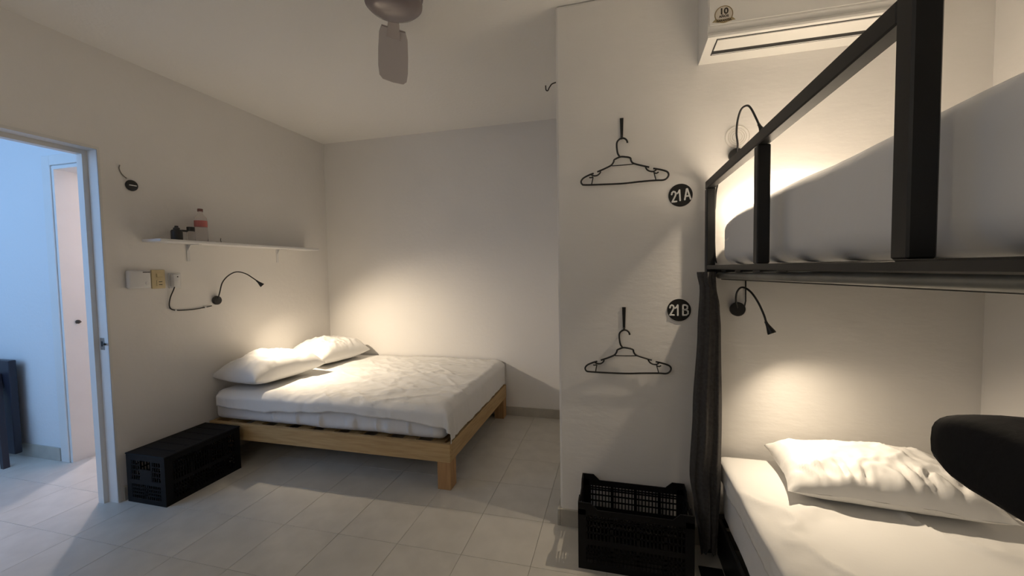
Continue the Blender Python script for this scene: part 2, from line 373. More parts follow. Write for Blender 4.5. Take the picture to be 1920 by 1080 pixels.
t = tag(MB().tube(smoothpath([(-2.72, 2.235, 1.559), (-2.73, 2.26, 1.559), (-2.735, 2.285, 1.560), (-2.74, 2.285, 1.575), (-2.742, 2.29, 1.590)], 4), 0.002, 6).build('wire', M['dark_steel'], None, 'all'),
    'tiny bent dark wire lying on the shelf right of the bottle', 'wire')
# switch plates
t = thing('wall_box', (XL, 1.79, 1.245), 'white wall box with a rounded left side, left of the beige switch', 'box')
MB().box(XL, XL + 0.030, 1.745, 1.868, 1.252, 1.365, 0.012, 3).build('cover', M['white_plastic'], t, True)
MB().box(XL + 0.0295, XL + 0.031, 1.822, 1.862, 1.349, 1.354).build('slot', M['ac_dark'], t)
MB().lathe([(0, 0), (0.012, 0), (0.011, 0.003), (0, 0.0035)], 16, (XL + 0.0295, 1.845, 1.283), (1, 0, 0)).build('button', M['white_plastic'], t, True)
t = thing('light_switch', (XL, 1.92, 1.245), 'yellowed beige switch plate on the left wall', 'switch')
MB().box(XL, XL + 0.010, 1.884, 1.962, 1.247, 1.366, 0.004, 2).build('plate', M['beige_plastic'], t, True)
MB().box(XL + 0.0095, XL + 0.016, 1.908, 1.946, 1.318, 1.344, 0.003, 1).build('rocker', M['beige_plastic'], t)
MB().box(XL + 0.0095, XL + 0.013, 1.908, 1.946, 1.262, 1.302, 0.002, 1).build('socket_insert', M['beige_plastic'], t)
for zz in (1.272, 1.290): MB().box(XL + 0.0125, XL + 0.0136, 1.920, 1.940, zz - 0.002, zz + 0.002).build('socket_slot', M['ac_dark'], t)
t = thing('plug_adapter', (XL, 2.03, 1.25), 'white plug adapter on the left wall, where the lamp cable starts', 'plug')
MB().box(XL, XL + 0.006, 1.985, 2.062, 1.244, 1.345, 0.003, 2).build('plate', M['white_plastic'], t)
MB().box(XL + 0.006, XL + 0.042, 1.990, 2.030, 1.254, 1.338, 0.006, 2).build('body', M['white_plastic'], t, True)
MB().lathe([(0, 0), (0.004, 0), (0.004, 0.002), (0, 0.002)], 10, (XL + 0.0415, 2.014, 1.320), (1, 0, 0)).build('pilot_hole', M['ac_dark'], t)
# round knob with white bar + loose wire
t = thing('wall_disc', (XL, 1.807, 1.876), 'small round black disc with a white bar, high on the left wall near the door', 'disc')
MB().lathe([(0, 0), (0.032, 0), (0.033, 0.003), (0.031, 0.010), (0.027, 0.013), (0, 0.013)], 28, (XL, 1.807, 1.876), (1, 0, 0)).build('body', M['sign_black'], t, True)
MB().box(XL + 0.0125, XL + 0.015, 1.788, 1.828, 1.873, 1.879, 0.001, 1).build('bar', M['sign_white'], t)
tag(MB().tube(smoothpath([(-2.826, 1.752, 1.985), (-2.826, 1.748, 1.965), (-2.826, 1.757, 1.938), (-2.826, 1.772, 1.922), (-2.826, 1.783, 1.915)], 5), 0.0026, 6).build('wire', M['taupe'], None, 'all'),
    'short curved loose wire on the left wall above the round black disc', 'wire')

# ------------------------------------------------------------------ double bed
BX0, BX1, BY0, BY1 = XL + 0.014, -0.965, 2.195, YB - 0.014
t = thing('double_bed', (-1.9, 2.85, 0), 'low pine double bed frame on square legs in the alcove', 'bed')
MB().box(BX0, BX1, BY0, BY0 + 0.028, 0.172, 0.285, 0.002, 1).build('side_rail', M['pine'], t)
MB().box(BX0, BX1, BY1 - 0.028, BY1, 0.172, 0.285, 0.002, 1).build('side_rail', M['pine'], t)
MB().box(BX1 - 0.028, BX1, BY0 + 0.0285, BY1 - 0.0285, 0.172, 0.285, 0.002, 1).build('foot_rail', M['pine_y'], t)
MB().box(BX0, BX0 + 0.028, BY0 + 0.0285, BY1 - 0.0285, 0.172, 0.285, 0.002, 1).build('head_rail', M['pine_y'], t)
for lx, ly in ((BX1 - 0.088, BY0 + 0.004), (BX1 - 0.088, BY1 - 0.094), (BX0 + 0.012, BY0 + 0.004), (BX0 + 0.012, BY1 - 0.094)):
    z1 = 0.1715
    MB().box(lx, lx + 0.086, ly, ly + 0.09, 0.0, z1, 0.002, 1).build('leg', M['pine_leg'], t)
for i in range(9):
    x = BX0 + 0.10 + i * 0.2
    MB().box(x, x + 0.09, BY0 + 0.03, BY1 - 0.03, 0.252, 0.270, 0.001, 1).build('slat', M['pine_y'], t)

# mattress with fitted sheet
MX0, MX1, MY0, MY1, MZ0, MZ1 = XL + 0.016, -1.015, 2.235, YB - 0.02, 0.2865, 0.492
def rounded_slab(x0, x1, y0, y1, z0, z1, r, disp=None, nx=220, ny=60, nz=14):
    bm = bmesh.new()
    bmesh.ops.create_cube(bm, size=1.0)
    bm.free()
    m = MB(); nt = nz
    # superellipse wrap: build as stacked rings
    def outline(off, n):
        pts = []; a0, a1, b0, b1 = x0 + off, x1 - off, y0 + off, y1 - off; rr = max(0.004, r * 1.2 - off)
        cs = [(a1 - rr, b0 + rr, -PI / 2), (a1 - rr, b1 - rr, 0), (a0 + rr, b1 - rr, PI / 2), (a0 + rr, b0 + rr, PI)]
        arcs = [[(cx + rr * math.cos(s + k * PI / 2 / 6), cy + rr * math.sin(s + k * PI / 2 / 6)) for k in range(7)] for cx, cy, s in cs]
        for i in range(4):
            A = arcs[i]; Bn = arcs[(i + 1) % 4]; pts += A
            k = nx if i in (1, 3) else ny
            for q in range(1, k): 
                f = q / k; pts.append((A[-1][0] * (1 - f) + Bn[0][0] * f, A[-1][1] * (1 - f) + Bn[0][1] * f))
        return pts
    prof = []
    for k in range(7): a = k / 6 * PI / 2; prof.append((r * (1 - math.sin(a)) , z0 + r * (1 - math.cos(a))))
    prof = prof[:]
    for k in range(1, nz): prof.append((0.0, z0 + r + (z1 - z0 - 2 * r) * k / nz))
    for k in range(7): a = k / 6 * PI / 2; prof.append((r * (1 - math.cos(a)), z1 - r + r * math.sin(a)))
    rings = []
    for off, z in prof:
        ring = []
        for (x, y) in outline(off, 0):
            v = Vector((x, y, z))
            if disp: v = disp(v)
            ring.append(m.bm.verts.new(v))
        rings.append(ring)
    N = len(rings[0])
    for A, B in zip(rings, rings[1:]):
        for j in range(N): m.bm.faces.new([A[j], A[(j + 1) % N], B[(j + 1) % N], B[j]])
    m.bm.faces.new(rings[0][::-1]); m.bm.faces.new(rings[-1])
    return m
def bed_disp(v):
    if abs(v.y - MY0) < 0.03:
        h = (v.z - MZ0) / (MZ1 - MZ0); env = max(0, min(1, (v.x + 2.45) / 0.4))
        f = fbm(v.x * 9, v.z * 1.2, 3.1) * 0.010 + max(0, math.sin(v.x * 30 + 4 * fbm(v.x * 4, 0, 7) + v.z * 5)) ** 3 * 0.022
        v.y -= env * f * math.sin(PI * min(1, max(0, h * 1.85))) 
        v.z += 0.006 * fbm(v.x * 3, 1, 2) * (1 - h)
    return v
tag(rounded_slab(MX0, MX1, MY0, MY1, MZ0, MZ1, 0.04, bed_disp).build('mattress', M['cotton_grey'], None, 'all'),
    'thick white mattress in a puckered fitted sheet on the pine bed', 'mattress')

# top sheet draped over the mattress
def sheet_pos(u, v):
    # u along the bed (0 head .. 1 beyond foot), v across (0 wall side .. 1 hanging at the front)
    Ltop = MX1 - (-2.74); Wtop = MY1 - MY0
    su = u * (Ltop + 0.235); front = 0.105 + 0.018 * math.sin(u * 9) - 0.012 * u + 0.02 * fbm(u * 6, 3, 1)
    sv = v * (Wtop + front)
    r = 0.045; ex = max(0, su - Ltop + r * 0.5); ey = max(0, sv - Wtop + r * 0.5)
    def wrap(e):
        a = e / r
        if a < PI / 2: return r * math.sin(a), r * (1 - math.cos(a))
        return r, r + (e - r * PI / 2)
    ox, dx = wrap(ex); oy, dy = wrap(ey)
    x = -2.74 + min(su, Ltop - r * 0.5) + ox
    y = MY1 - min(sv, Wtop - r * 0.5) - oy
    drop = max(dx, dy) + 0.25 * min(dx, dy)
    drop = min(drop, MZ1 - 0.287)
    z = MZ1 + 0.010 - drop
    k1 = min(1, dx / 0.03); k2 = min(1, dy / 0.03); x += 0.010 * k1 - 0.010 * k1; x = min(x, MX1 + r * 0.55) + 0.010 * k1; y = max(y, MY0 - r * 0.55) - 0.014 * k2
    # corner fold flares out
    if dx > 0.02 and dy > 0.02:
        k = min(dx, dy); x += 0.10 * k; y -= 0.16 * k
    # wrinkles
    w = 0.008 * fbm(x * 3.2 + y * 1.1, y * 5.0 - x * 1.0, 0.5) + 0.010 * (1 - abs(fbm(x * 1.7 - y * 2.2, y * 1.6 + 5, 2.2))) ** 6
    w += 0.004 * fbm(x * 9, y * 14, 4.0) + 0.0065 * (1 - abs(fbm(x * 2.6 + y * 3.4, y * 1.2 - x * 0.7, 11.3))) ** 9 + 0.005 * (1 - abs(fbm(x * 6.0 - y * 2.0, y * 7.0, 15.1))) ** 8 * max(0.25, 1 - (y - MY0) / 0.45)
    w *= max(0.15, min(1, (x + 2.42) / 0.14))
    q = max(0.0, min(1.0, (drop - 0.008) / 0.035)); q = q * q * (3 - 2 * q); flat = 1 - 0.8 * q
    z += max(-0.002, w * flat)
    if dy >= dx: y -= q * (0.010 * abs(fbm(x * 6, z * 2, 9)) + 0.004)
    else:
        x += q * (0.012 * abs(fbm(y * 6, z * 2, 8)) + 0.004)
        x += q * 0.010 * abs(math.sin((y - MY0) * 42)) * (drop / 0.2) * max(0, 1 - (y - MY0) / 0.2)
    # rumpled fold-back at the head, front side
    z += 0.010 * math.exp(-((x + 2.45 - 0.25 * (3.0 - y)) / 0.05) ** 2) * (1 - q) * max(0, min(1, (2.8 - y) / 0.3))
    if v < 1e-6: z -= 0
    return (x, min(y, YB - 0.016), z)
o = MB().grid(sheet_pos, 190, 130).build('bed_sheet', M['cotton'], None, 'all')
sm = o.modifiers.new('thickness', 'SOLIDIFY'); sm.thickness = 0.003; sm.offset = 1
tag(o, 'rumpled white top sheet spread over the double bed mattress', 'sheet')

def pillow(name, L, Wd, T, loc, rot, label, seed, ruffle=0.0, sag=0.35, group='white pillows'):
    def f(side):
        def g(u, v):
            a, b = 2 * u - 1, 2 * v - 1
            ea = max(0, 1 - abs(a) ** 3.2); eb = max(0, 1 - abs(b) ** 3.0)
            h = (ea * eb) ** 0.55
            pinch = 1 - 0.07 * (1 - abs(b) ** 2) * abs(a) ** 4
            pinch2 = 1 - 0.09 * (1 - abs(a) ** 2) * abs(b) ** 4
            x = a * L / 2 * pinch; y = b * Wd / 2 * pinch2
            n1 = fbm(x * 5 + seed, y * 5, seed); n2 = fbm(x * 14, y * 14 + seed, seed + 3)
            z = h * T * (0.66 if side > 0 else 0.30)
            if side > 0:
                z *= 1 + 0.16 * n1
                z += 0.009 * n2 * h + 0.012 * h * (1 - abs(fbm(x * 4 + y * 2, y * 5 - x, seed + 9))) ** 7
                rim = math.exp(-((1 - max(abs(a), abs(b))) / 0.22) ** 2)
                z += 0.012 * rim * h * abs(fbm(x * 22, y * 6, seed + 1))
                if ruffle:
                    rr = math.exp(-((b + 0.62) / 0.26) ** 2)
                    z += ruffle * rr * (abs(math.sin(x * 52 + 6 * fbm(x * 6, y * 3, seed))) ** 2 - 0.5) * max(0, 1 - abs(a) ** 4)
                    y -= ruffle * 0.5 * rr * math.sin(x * 40)
            wv = 0.008 * fbm(a * 2.5 + seed * 2, b * 2.5, 1.7) * (1 - h)
            return (x, y, side * z + wv + T * 0.30)
        return g
    m = MB(); m.grid(f(1), 72, 52); m.grid(f(-1), 72, 52)
    o = m.build(name, M['cotton'], None, 'all', weld=True)
    o.location = loc; o.rotation_euler = rot
    tag(o, label, 'pillow', group)
    return o
pillow('pillow', 0.62, 0.47, 0.215, (-2.585, 2.525, 0.524), (0, 0, math.radians(83)), 'white pillow at the front of the double bed, nearer the camera', 1.3)
pillow('pillow', 0.58, 0.47, 0.215, (-2.585, 3.165, 0.516), (0, 0, math.radians(80)), 'white pillow on the double bed in the back corner', 4.9)

# ------------------------------------------------------------------ crates
def lattice(m, axis, a, b, z0, z1, pos, th, ncol, rows, bar=0.0035):
    # vertical bars and horizontal bars between a..b, z0..z1, in plane axis=pos
    def bx(p0, p1, q0, q1):
        if axis == 'y': m.box(p0, p1, pos, pos + th, q0, q1)
        else: m.box(pos, pos + th, p0, p1, q0, q1)
    for i in range(ncol + 1):
        p = a + (b - a) * i / ncol; w = bar * (2.0 if i % 7 == 0 else 0.75)
        bx(p - w, p + w, z0, z1)
    for z, h in rows: bx(a, b, z - h, z + h)
def make_crate(name, label, x0, y0, lx, ly, H, lid, group):
    t = thing(name, (x0 + lx / 2, y0 + ly / 2, 0), label, 'crate', group)
    x1, y1 = x0 + lx, y0 + ly; th = 0.006; c = 0.034
    def panel(axis, pos, a, b, hole):
        m = MB(); L = b - a
        prof = [(a, 0.0), (b, 0.0), (b, H)]
        top = H - (0.0 if lid else 0.028)
        # corner uprights, rims
        def pr(poly):
            if axis == 'y': m.prism(poly, 'y', pos, pos + th)
            else: m.prism(poly, 'x', pos, pos + th)
        if lid:
            pr([(a, H - 0.03), (b, H - 0.03), (b, H), (a, H)])
        else:
            pr([(a, H - 0.055), (b, H - 0.055), (b, H), (b - 0.055, H), (b - 0.085, top), (a + 0.085, top), (a + 0.055, H), (a, H)])
        pr([(a, 0), (b, 0), (b, 0.03), (a, 0.03)])
        pr([(a, 0.03), (a + c, 0.03), (a + c, H - 0.03), (a, H - 0.03)]); pr([(b - c, 0.03), (b, 0.03), (b, H - 0.03), (b - c, H - 0.03)])
        zb = 0.125
        pr([(a + c, zb - 0.012), (b - c, zb - 0.012), (b - c, zb + 0.012), (a + c, zb + 0.012)])
        ncol = int((L - 2 * c) / 0.0155)
        zt = H - (0.03 if lid else 0.055)
        if hole:
            hm = (a + b) / 2
            for q0, q1 in ((a + c, hm - 0.045), (hm + 0.045, b - c)):
                lattice(m, axis, q0, q1, zb + 0.012, zt, pos + 0.001, th - 0.002, max(2, int((q1 - q0) / 0.0155)), [(zb + 0.012 + (zt - zb - 0.012) * k / 4, 0.003) for k in range(5)])
            pr([(hm - 0.045, zb + 0.012), (hm + 0.045, zb + 0.012), (hm + 0.045, zt - 0.052), (hm - 0.045, zt - 0.052)])
        else:
            lattice(m, axis, a + c, b - c, zb + 0.012, zt, pos + 0.001, th - 0.002, ncol, [(zb + 0.012 + (zt - zb - 0.012) * k, 0.003) for k in (0.28, 0.56, 0.80, 0.9)])
        lattice(m, axis, a + c, b - c, 0.03, zb - 0.012, pos + 0.001, th - 0.002, ncol, [(0.03 + (zb - 0.042) * k / 4, 0.0045) for k in range(1, 4)])
        return m
    panel('y', y0, x0, x1, ly > lx).build('side_panel', M['black_plastic'], t)
    panel('y', y1 - th, x0, x1, ly > lx).build('side_panel', M['black_plastic'], t)
    panel('x', x0, y0 + th, y1 - th, lx > ly).build('end_panel', M['black_plastic'], t)
    panel('x', x1 - th, y0 + th, y1 - th, lx > ly).build('end_panel', M['black_plastic'], t)
    m = MB().box(x0 + th, x1 - th, y0 + th, y1 - th, 0.004, 0.008)
    m.build('floor_panel', M['black_plastic'], t)
    if lid:
        m = MB().box(x0 - 0.004, x1 + 0.004, y0 - 0.004, y1 + 0.004, H, H + 0.008, 0.003, 1)
        for i in range(1, 6): m.box(x0 + 0.03, x1 - 0.03, y0 + ly * i / 6 - 0.004, y0 + ly * i / 6 + 0.004, H + 0.008, H + 0.0105)
        m.build('lid', M['black_plastic'], t)
    return t
make_crate('plastic_crate', 'black plastic crate with a closed top, on the floor against the left wall', -2.795, 1.675, 0.30, 0.475, 0.285, True, 'black plastic crates')
cr = make_crate('plastic_crate', 'open-topped black plastic crate standing under the lower hanger', -0.163, 1.742, 0.478, 0.262, 0.300, False, 'black plastic crates')

# ------------------------------------------------------------------ hooks, hangers, signs on the inner wall
def wall_hook(x, z0, z1, label):
    t = thing('wall_hook', (x, YP, z0), label, 'hook', 'black wall hooks')
    z0 = z0
    MB().prism([(x - 0.0085, z1), (x - 0.0055, z0 + 0.004), (x + 0.0055, z0 + 0.004), (x + 0.0085, z1)], 'y', YP - 0.006, YP).build('strip', M['sign_black'], t)
    MB().tube([(x, YP - 0.004, z0 + 0.007), (x, YP - 0.014, z0 - 0.001), (x, YP - 0.026, z0 + 0.001), (x, YP - 0.031, z0 + 0.010)], 0.0040, 8).build('hook_tip', M['sign_black'], t, 'all')
    return t
wall_hook(0.035, 1.946, 2.045, 'upper black strip hook on the wall, above sign 21A')
wall_hook(0.042, 1.030, 1.138, 'lower black strip hook on the wall, left of sign 21B')
HS = 0.000369
def hp(px, py): return ((px - 583) * HS, 0, -(py - 410 + 0.066 * (px - 583)) * HS)
def make_hanger(loc, roty, label):
    t = thing('coat_hanger', loc, label, 'hanger', 'black plastic coat hangers')
    def bar(name, pts, r, sub=5):
        P = [Vector(p) for p in smoothpath([hp(*q) for q in pts], sub)]
        P = [Vector((p.x * math.cos(roty) + p.z * math.sin(roty), 0, -p.x * math.sin(roty) + p.z * math.cos(roty))) + Vector(loc) for p in P]
        return MB().tube(P, r, 8).build(name, M['sign_black'], t, 'all')
    bar('hook', [(650, 467), (640, 435), (615, 413), (585, 408), (550, 422), (522, 455), (516, 500), (520, 555), (530, 605), (552, 640)], 0.0042)
    bar('frame', [(222, 852), (165, 872), (100, 905), (68, 935), (58, 965), (72, 993), (110, 1002), (300, 997), (580, 985), (800, 962), (990, 946), (1080, 943), (1125, 920), (1146, 880), (1135, 845), (1100, 826), (1040, 810), (962, 797)], 0.0042)
    bar('shoulder', [(268, 833), (340, 803), (420, 765), (455, 742), (478, 705), (486, 680), (530, 655), (570, 642), (620, 645), (665, 652), (688, 665), (692, 690), (712, 722), (760, 742), (830, 760), (915, 780)], 0.0042)
    bar('crossbar', [(452, 757), (590, 750), (728, 738)], 0.0024, 2)
    bar('notch', [(312, 828), (300, 852), (270, 877), (235, 884), (212, 880), (190, 868)], 0.0036)
    bar('notch', [(870, 778), (886, 808), (915, 828), (955, 835), (985, 825), (1003, 806)], 0.0036)
    bar('strap_hook', [(212, 895), (190, 908), (165, 905)], 0.0031, 3)
    bar('strap_hook', [(972, 848), (1000, 858), (1027, 842)], 0.0031, 3)
    bar('strut', [(214, 900), (196, 990)], 0.0028, 2); bar('strut', [(970, 840), (996, 942)], 0.0024, 2)
    return t
make_hanger((0.036, YP - 0.022, 1.944), 0.0, 'black plastic hanger on the upper wall hook, left of sign 21A')
make_hanger((0.043, YP - 0.022, 1.028), math.radians(-1.5), 'black plastic hanger on the lower wall hook, above the open crate')

GL = {'2': [[(0.02, 0.72), (0.06, 0.88), (0.18, 0.97), (0.32, 0.92), (0.38, 0.76), (0.34, 0.58), (0.18, 0.28), (0.03, 0.03), (0.40, 0.03)]],
      '1': [[(0.0, 0.68), (0.12, 0.78), (0.22, 0.97), (0.22, 0.02)]],
      'A': [[(0.0, 0.02), (0.22, 0.97), (0.28, 0.97), (0.50, 0.02)], [(0.10, 0.32), (0.41, 0.32)]],
      'B': [[(0.04, 0.0), (0.04, 0.97)], [(0.04, 0.97), (0.26, 0.96), (0.38, 0.87), (0.38, 0.66), (0.28, 0.53), (0.04, 0.52)], [(0.04, 0.52), (0.30, 0.51), (0.43, 0.38), (0.43, 0.15), (0.30, 0.02), (0.04, 0.01)]]}
def sign(x, z, chars, label, tilt):
    t = thing('room_sign', (x, YP, z), label, 'sign', 'round bed number signs')
    MB().lathe([(0, 0), (0.0525, 0), (0.0530, 0.001), (0.0525, 0.004), (0, 0.0042)], 48, (x, YP, z), (0, -1, 0)).build('disc', M['sign_black'], t, True)
    for ch, ox, oz, rot, sx in chars:
        m = MB(); H = 0.050; ca, sa = math.cos(rot), math.sin(rot)
        for st in GL[ch]:
            P = []
            for (u, v) in st:
                a, b = (u * H * sx), (v - 0.5) * H
                P.append((x + ox + a * ca - b * sa, YP - 0.0055, z + oz + a * sa + b * ca))
            # straight strokes, rounded joints
            Q = []
            for p, q in zip(P, P[1:]):
                m.tube([p, q], 0.0037, 10, flat=(0, 1, 0))
            for p in P: m.lathe([(0, -0.0012), (0.0037, -0.0012), (0.0037, 0.0012), (0, 0.0012)], 10, p, (0, -1, 0))
        m.build('numeral' if ch in '12' else 'letter', M['sign_white'], t)
    return t
sign(0.2985, 1.664, [('2', -0.0395, -0.006, 0.06, 1.0), ('1', -0.0150, -0.001, 0.06, 1.05), ('A', 0.0165, 0.002, 0.07, 1.0)], 'round black wall sign reading 21A in white', 0)
sign(0.2930, 1.126, [('2', -0.0415, 0.000, 0.0, 0.95), ('1', -0.0175, 0.000, 0.0, 1.05), ('B', 0.0145, 0.001, 0.0, 1.15)], 'round black wall sign reading 21B in white', 0)

# clear ringed disc behind the upper lamp
t = thing('suction_disc', (0.536, YP, 1.909), 'clear ringed plastic disc on the wall behind the upper bunk lamp', 'disc')
MB().lathe([(0, 0), (0.050, 0), (0.050, 0.0012), (0.0, 0.0016)], 40, (0.536, YP, 1.909), (0, -1, 0)).build('plate', M['rough_wall'], t, True)
for r in (0.049, 0.037, 0.029, 0.020):
    MB().tube([(0.536 + r * math.cos(a * 2 * PI / 40), YP - 0.0016, 1.909 + r * math.sin(a * 2 * PI / 40)) for a in range(40)], 0.0011, 6, closed=True).build('ridge', M['ring'], t, 'all')
# screw hook on the side of the inner wall
tag(MB().tube(smoothpath([(XP + 0.004, 2.058, 2.268), (XP - 0.022, 2.058, 2.262), (XP - 0.036, 2.058, 2.246), (XP - 0.044, 2.058, 2.232), (XP - 0.053, 2.058, 2.236), (XP - 0.055, 2.058, 2.258)], 5), 0.0032, 7).build('screw_hook', M['dark_steel'], None, 'all'),
    'small dark screw hook sticking out of the wall corner near the ceiling', 'hook')

# ------------------------------------------------------------------ air conditioner
AX0, AX1, AF = 0.372, 1.135, 1.833
t = thing('air_conditioner', ((AX0 + AX1) / 2, YP, 2.25), 'white split air conditioner on the wall above the upper bunk', 'air conditioner')
prof = [(YP, 2.246), (YP, 2.535), (AF + 0.03, 2.535), (AF, 2.505), (AF, 2.300), (AF + 0.010, 2.284), (AF - 0.004, 2.268), (AF - 0.002, 2.260), (AF + 0.010, 2.257), (YP - 0.02, 2.246)]
MB().prism(prof, 'x', AX0, AX1).build('housing', M['ac'], t)
MB().box(AX0 + 0.004, AX1 - 0.004, AF - 0.004, AF - 0.0005, 2.306, 2.505, 0.0015, 1).build('front_cover', M['ac'], t)
def und(y): return 2.257 + (y - AF - 0.010) * (2.246 - 2.257) / (YP - 0.02 - AF - 0.010)
y0, y1 = AF + 0.013, AF + 0.086
def slabu(x0, x1, ya, yb, d0, d1):
    return MB().hexa([(x0, ya, und(ya) - d1), (x1, ya, und(ya) - d1), (x1, yb, und(yb) - d1), (x0, yb, und(yb) - d1), (x0, ya, und(ya) - d0), (x1, ya, und(ya) - d0), (x1, yb, und(yb) - d0), (x0, yb, und(yb) - d0)])
slabu(AX0 + 0.036, AX1 - 0.036, y0 - 0.003, y1 + 0.040, 0.0, 0.0015).build('outlet_slot', M['ac_dark'], t)
lv = slabu(AX0 + 0.040, AX1 - 0.040, y0, y1, 0.0014, 0.0055).build('louver', M['ac'], t)
slabu(AX0 + 0.040, AX1 - 0.040, y1 + 0.030, y1 + 0.034, 0.0015, 0.003).build('louver_edge', M['white_plastic'], t)
# warranty sticker on the front
stk = MB().lathe([(0, 0), (0.033, 0), (0.033, 0.0006), (0, 0.0006)], 36, (0.430, AF - 0.004, 2.343), (0, -1, 0)).build('sticker', M['gold_light'], t)
MB().tube([(0.430 + 0.0325 * math.cos(a * 2 * PI / 40), AF - 0.0046, 2.343 + 0.0325 * math.sin(a * 2 * PI / 40)) for a in range(40)], 0.0016, 6, closed=True).build('sticker_ring', M['gold'], stk)
rb = MB()
def rib_pt(u, v): return (0.430 + u, AF - 0.0050 - 0.0004 * math.cos(u * 40), 2.322 + v + 0.10 * 0 - 0.005 * math.cos(u / 0.034 * PI / 2))
rb.grid(lambda a, b: rib_pt((a - 0.5) * 0.064, (b - 0.5) * 0.013), 16, 1)
for s in (-1, 1):
    rb.hexa([(0.430 + s * 0.028, AF - 0.0042, 2.316), (0.430 + s * 0.043, AF - 0.0042, 2.316), (0.430 + s * 0.037, AF - 0.0042, 2.323), (0.430 + s * 0.028, AF - 0.0042, 2.330),
             (0.430 + s * 0.028, AF - 0.0046, 2.316), (0.430 + s * 0.043, AF - 0.0046, 2.316), (0.430 + s * 0.037, AF - 0.0046, 2.323), (0.430 + s * 0.028, AF - 0.0046, 2.330)])
rb.build('ribbon', M['ribbon'], stk)
def text(body, size, loc, material, parent, name, sx=1.0):
    cu = bpy.data.curves.new(name, 'FONT'); cu.body = body; cu.size = size; cu.align_x = 'CENTER'; cu.align_y = 'CENTER'; cu.extrude = 0.0002; cu.offset = size * 0.035
    o = bpy.data.objects.new(name + '_tmp', cu); COL.objects.link(o)
    dg = bpy.context.evaluated_depsgraph_get(); me = bpy.data.meshes.new_from_object(o.evaluated_get(dg))
    bpy.data.objects.remove(o); me.materials.clear(); me.materials.append(material)
    me.transform(Matrix.Translation(loc) @ Matrix.Rotation(PI / 2, 4, 'X') @ Matrix.Scale(sx, 4, (1, 0, 0)))
    n = bpy.data.objects.new(name, me); COL.objects.link(n); n.parent = parent
    return n
text('10', 0.032, (0.430, AF - 0.0052, 2.354), M['brown_ink'], stk, 'lettering', 1.05)
text('AÑOS', 0.0125, (0.430, AF - 0.0052, 2.335), M['brown_ink'], stk, 'lettering', 1.05)
text('GARANTÍA', 0.0115, (0.430, AF - 0.0060, 2.3185), M['brown_ink'], stk, 'lettering', 0.95)

# ------------------------------------------------------------------ bunk bed
PX0, PX1 = 0.400, 0.436            # outer plane of the bunk frame
BKY0, BKY1 = 0.08, 2.012
BXR = XR - 0.02
t = thing('bunk_bed', (0.92, 1.05, 0), 'black steel bunk bed with guard rail along the right wall', 'bed')
def post(name, x0, x1, y0, y1, z0, z1): return MB().box(x0, x1, y0, y1, z0, z1, 0.003, 1).build(name, M['black_metal'], t)
post('post', PX0, PX1, BKY1 - 0.042, BKY1, 0, 1.679)
post('post', PX0, PX1, BKY0, BKY0 + 0.042, 0, 1.679)
post('guard_upright', PX0 + 0.001, PX1 - 0.001, 1.314, 1.348, 1.3355, 1.679)
post('guard_upright', PX0, PX1, 0.690, 0.727, 1.3355, 1.722)
post('guard_rail', PX0 + 0.001, PX1 - 0.001, 0.7275, BKY1, 1.680, 1.716)
post('deck_rail', PX0, PX1, BKY0 + 0.043, BKY1 - 0.043, 1.316, 1.335)
post('deck_rail', BXR - 0.038, BXR, BKY0 + 0.043, BKY1 - 0.043, 1.292, 1.335)
for y0 in (BKY0, BKY1 - 0.042): post('end_rail', PX1 + 0.0005, BXR - 0.0385, y0, y0 + 0.040, 1.292, 1.335)
for i in range(9):
    y = 0.20 + i * 0.2
    MB().box(PX1 + 0.0005, BXR - 0.0385, y, y + 0.07, 1.306, 1.324, 0.002, 1).build('slat', M['black_metal'], t)
# lower level
post('gap_board', 0.452, 0.470, BKY0 + 0.043, BKY1 - 0.043, 0.003, 0.173)  # black board added to fill the dark gap under the lower mattress
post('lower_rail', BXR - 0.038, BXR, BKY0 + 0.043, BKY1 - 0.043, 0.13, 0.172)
for y0 in (BKY0, BKY1 - 0.042): post('end_rail', PX1 + 0.0005, BXR - 0.0385, y0, y0 + 0.040, 0.13, 0.172)
for i in range(9):
    y = 0.20 + i * 0.2
    MB().box(PX1 + 0.0705, BXR - 0.0385, y, y + 0.07, 0.150, 0.170, 0.002, 1).build('slat', M['black_metal'], t)
# curtain pipe under the deck edge with its brackets
MB().tube([(0.443, BKY0 + 0.05, 1.3135), (0.443, 1.0, 1.303), (0.443, 1.930, 1.2895)], 0.0140, 20).build('curtain_rod', M['rod'], t, True)
MB().hexa([(0.459, BKY0 + 0.05, 1.2985), (0.474, BKY0 + 0.05, 1.2985), (0.474, 1.965, 1.270), (0.459, 1.965, 1.270), (0.459, BKY0 + 0.05, 1.3055), (0.474, BKY0 + 0.05, 1.3055), (0.474, 1.965, 1.3055), (0.459, 1.965, 1.3055)]).build('angle_strip', M['black_metal'], t)

# upper mattress and pillow
def up_disp(v):
    if v.x < 0.50:
        h = (v.z - 1.337) / 0.215
        v.x += 0.003 * fbm(v.y * 2, v.z * 2, 6.0)
    if v.y > 1.75 and v.z > 1.45:
        v.z -= 0.03 * ((v.y - 1.75) / 0.24) ** 2
    hh = (v.z - 1.337) / 0.22
    v.z += (0.004 * fbm(v.x * 3, v.y * 3, 2) + 0.012 * (1.9 - v.y) / 1.3 + 0.007 * math.exp(-((v.y - 1.40) / 0.2) ** 2)) * max(0, hh)
    return v
tag(rounded_slab(0.468, BXR - 0.045, 0.13, 2.006, 1.337, 1.560, 0.052, up_disp, nx=60, ny=90).build('mattress', M['cotton_grey'], None, 'all'),
    'white mattress on the upper bunk behind the guard rail', 'mattress')

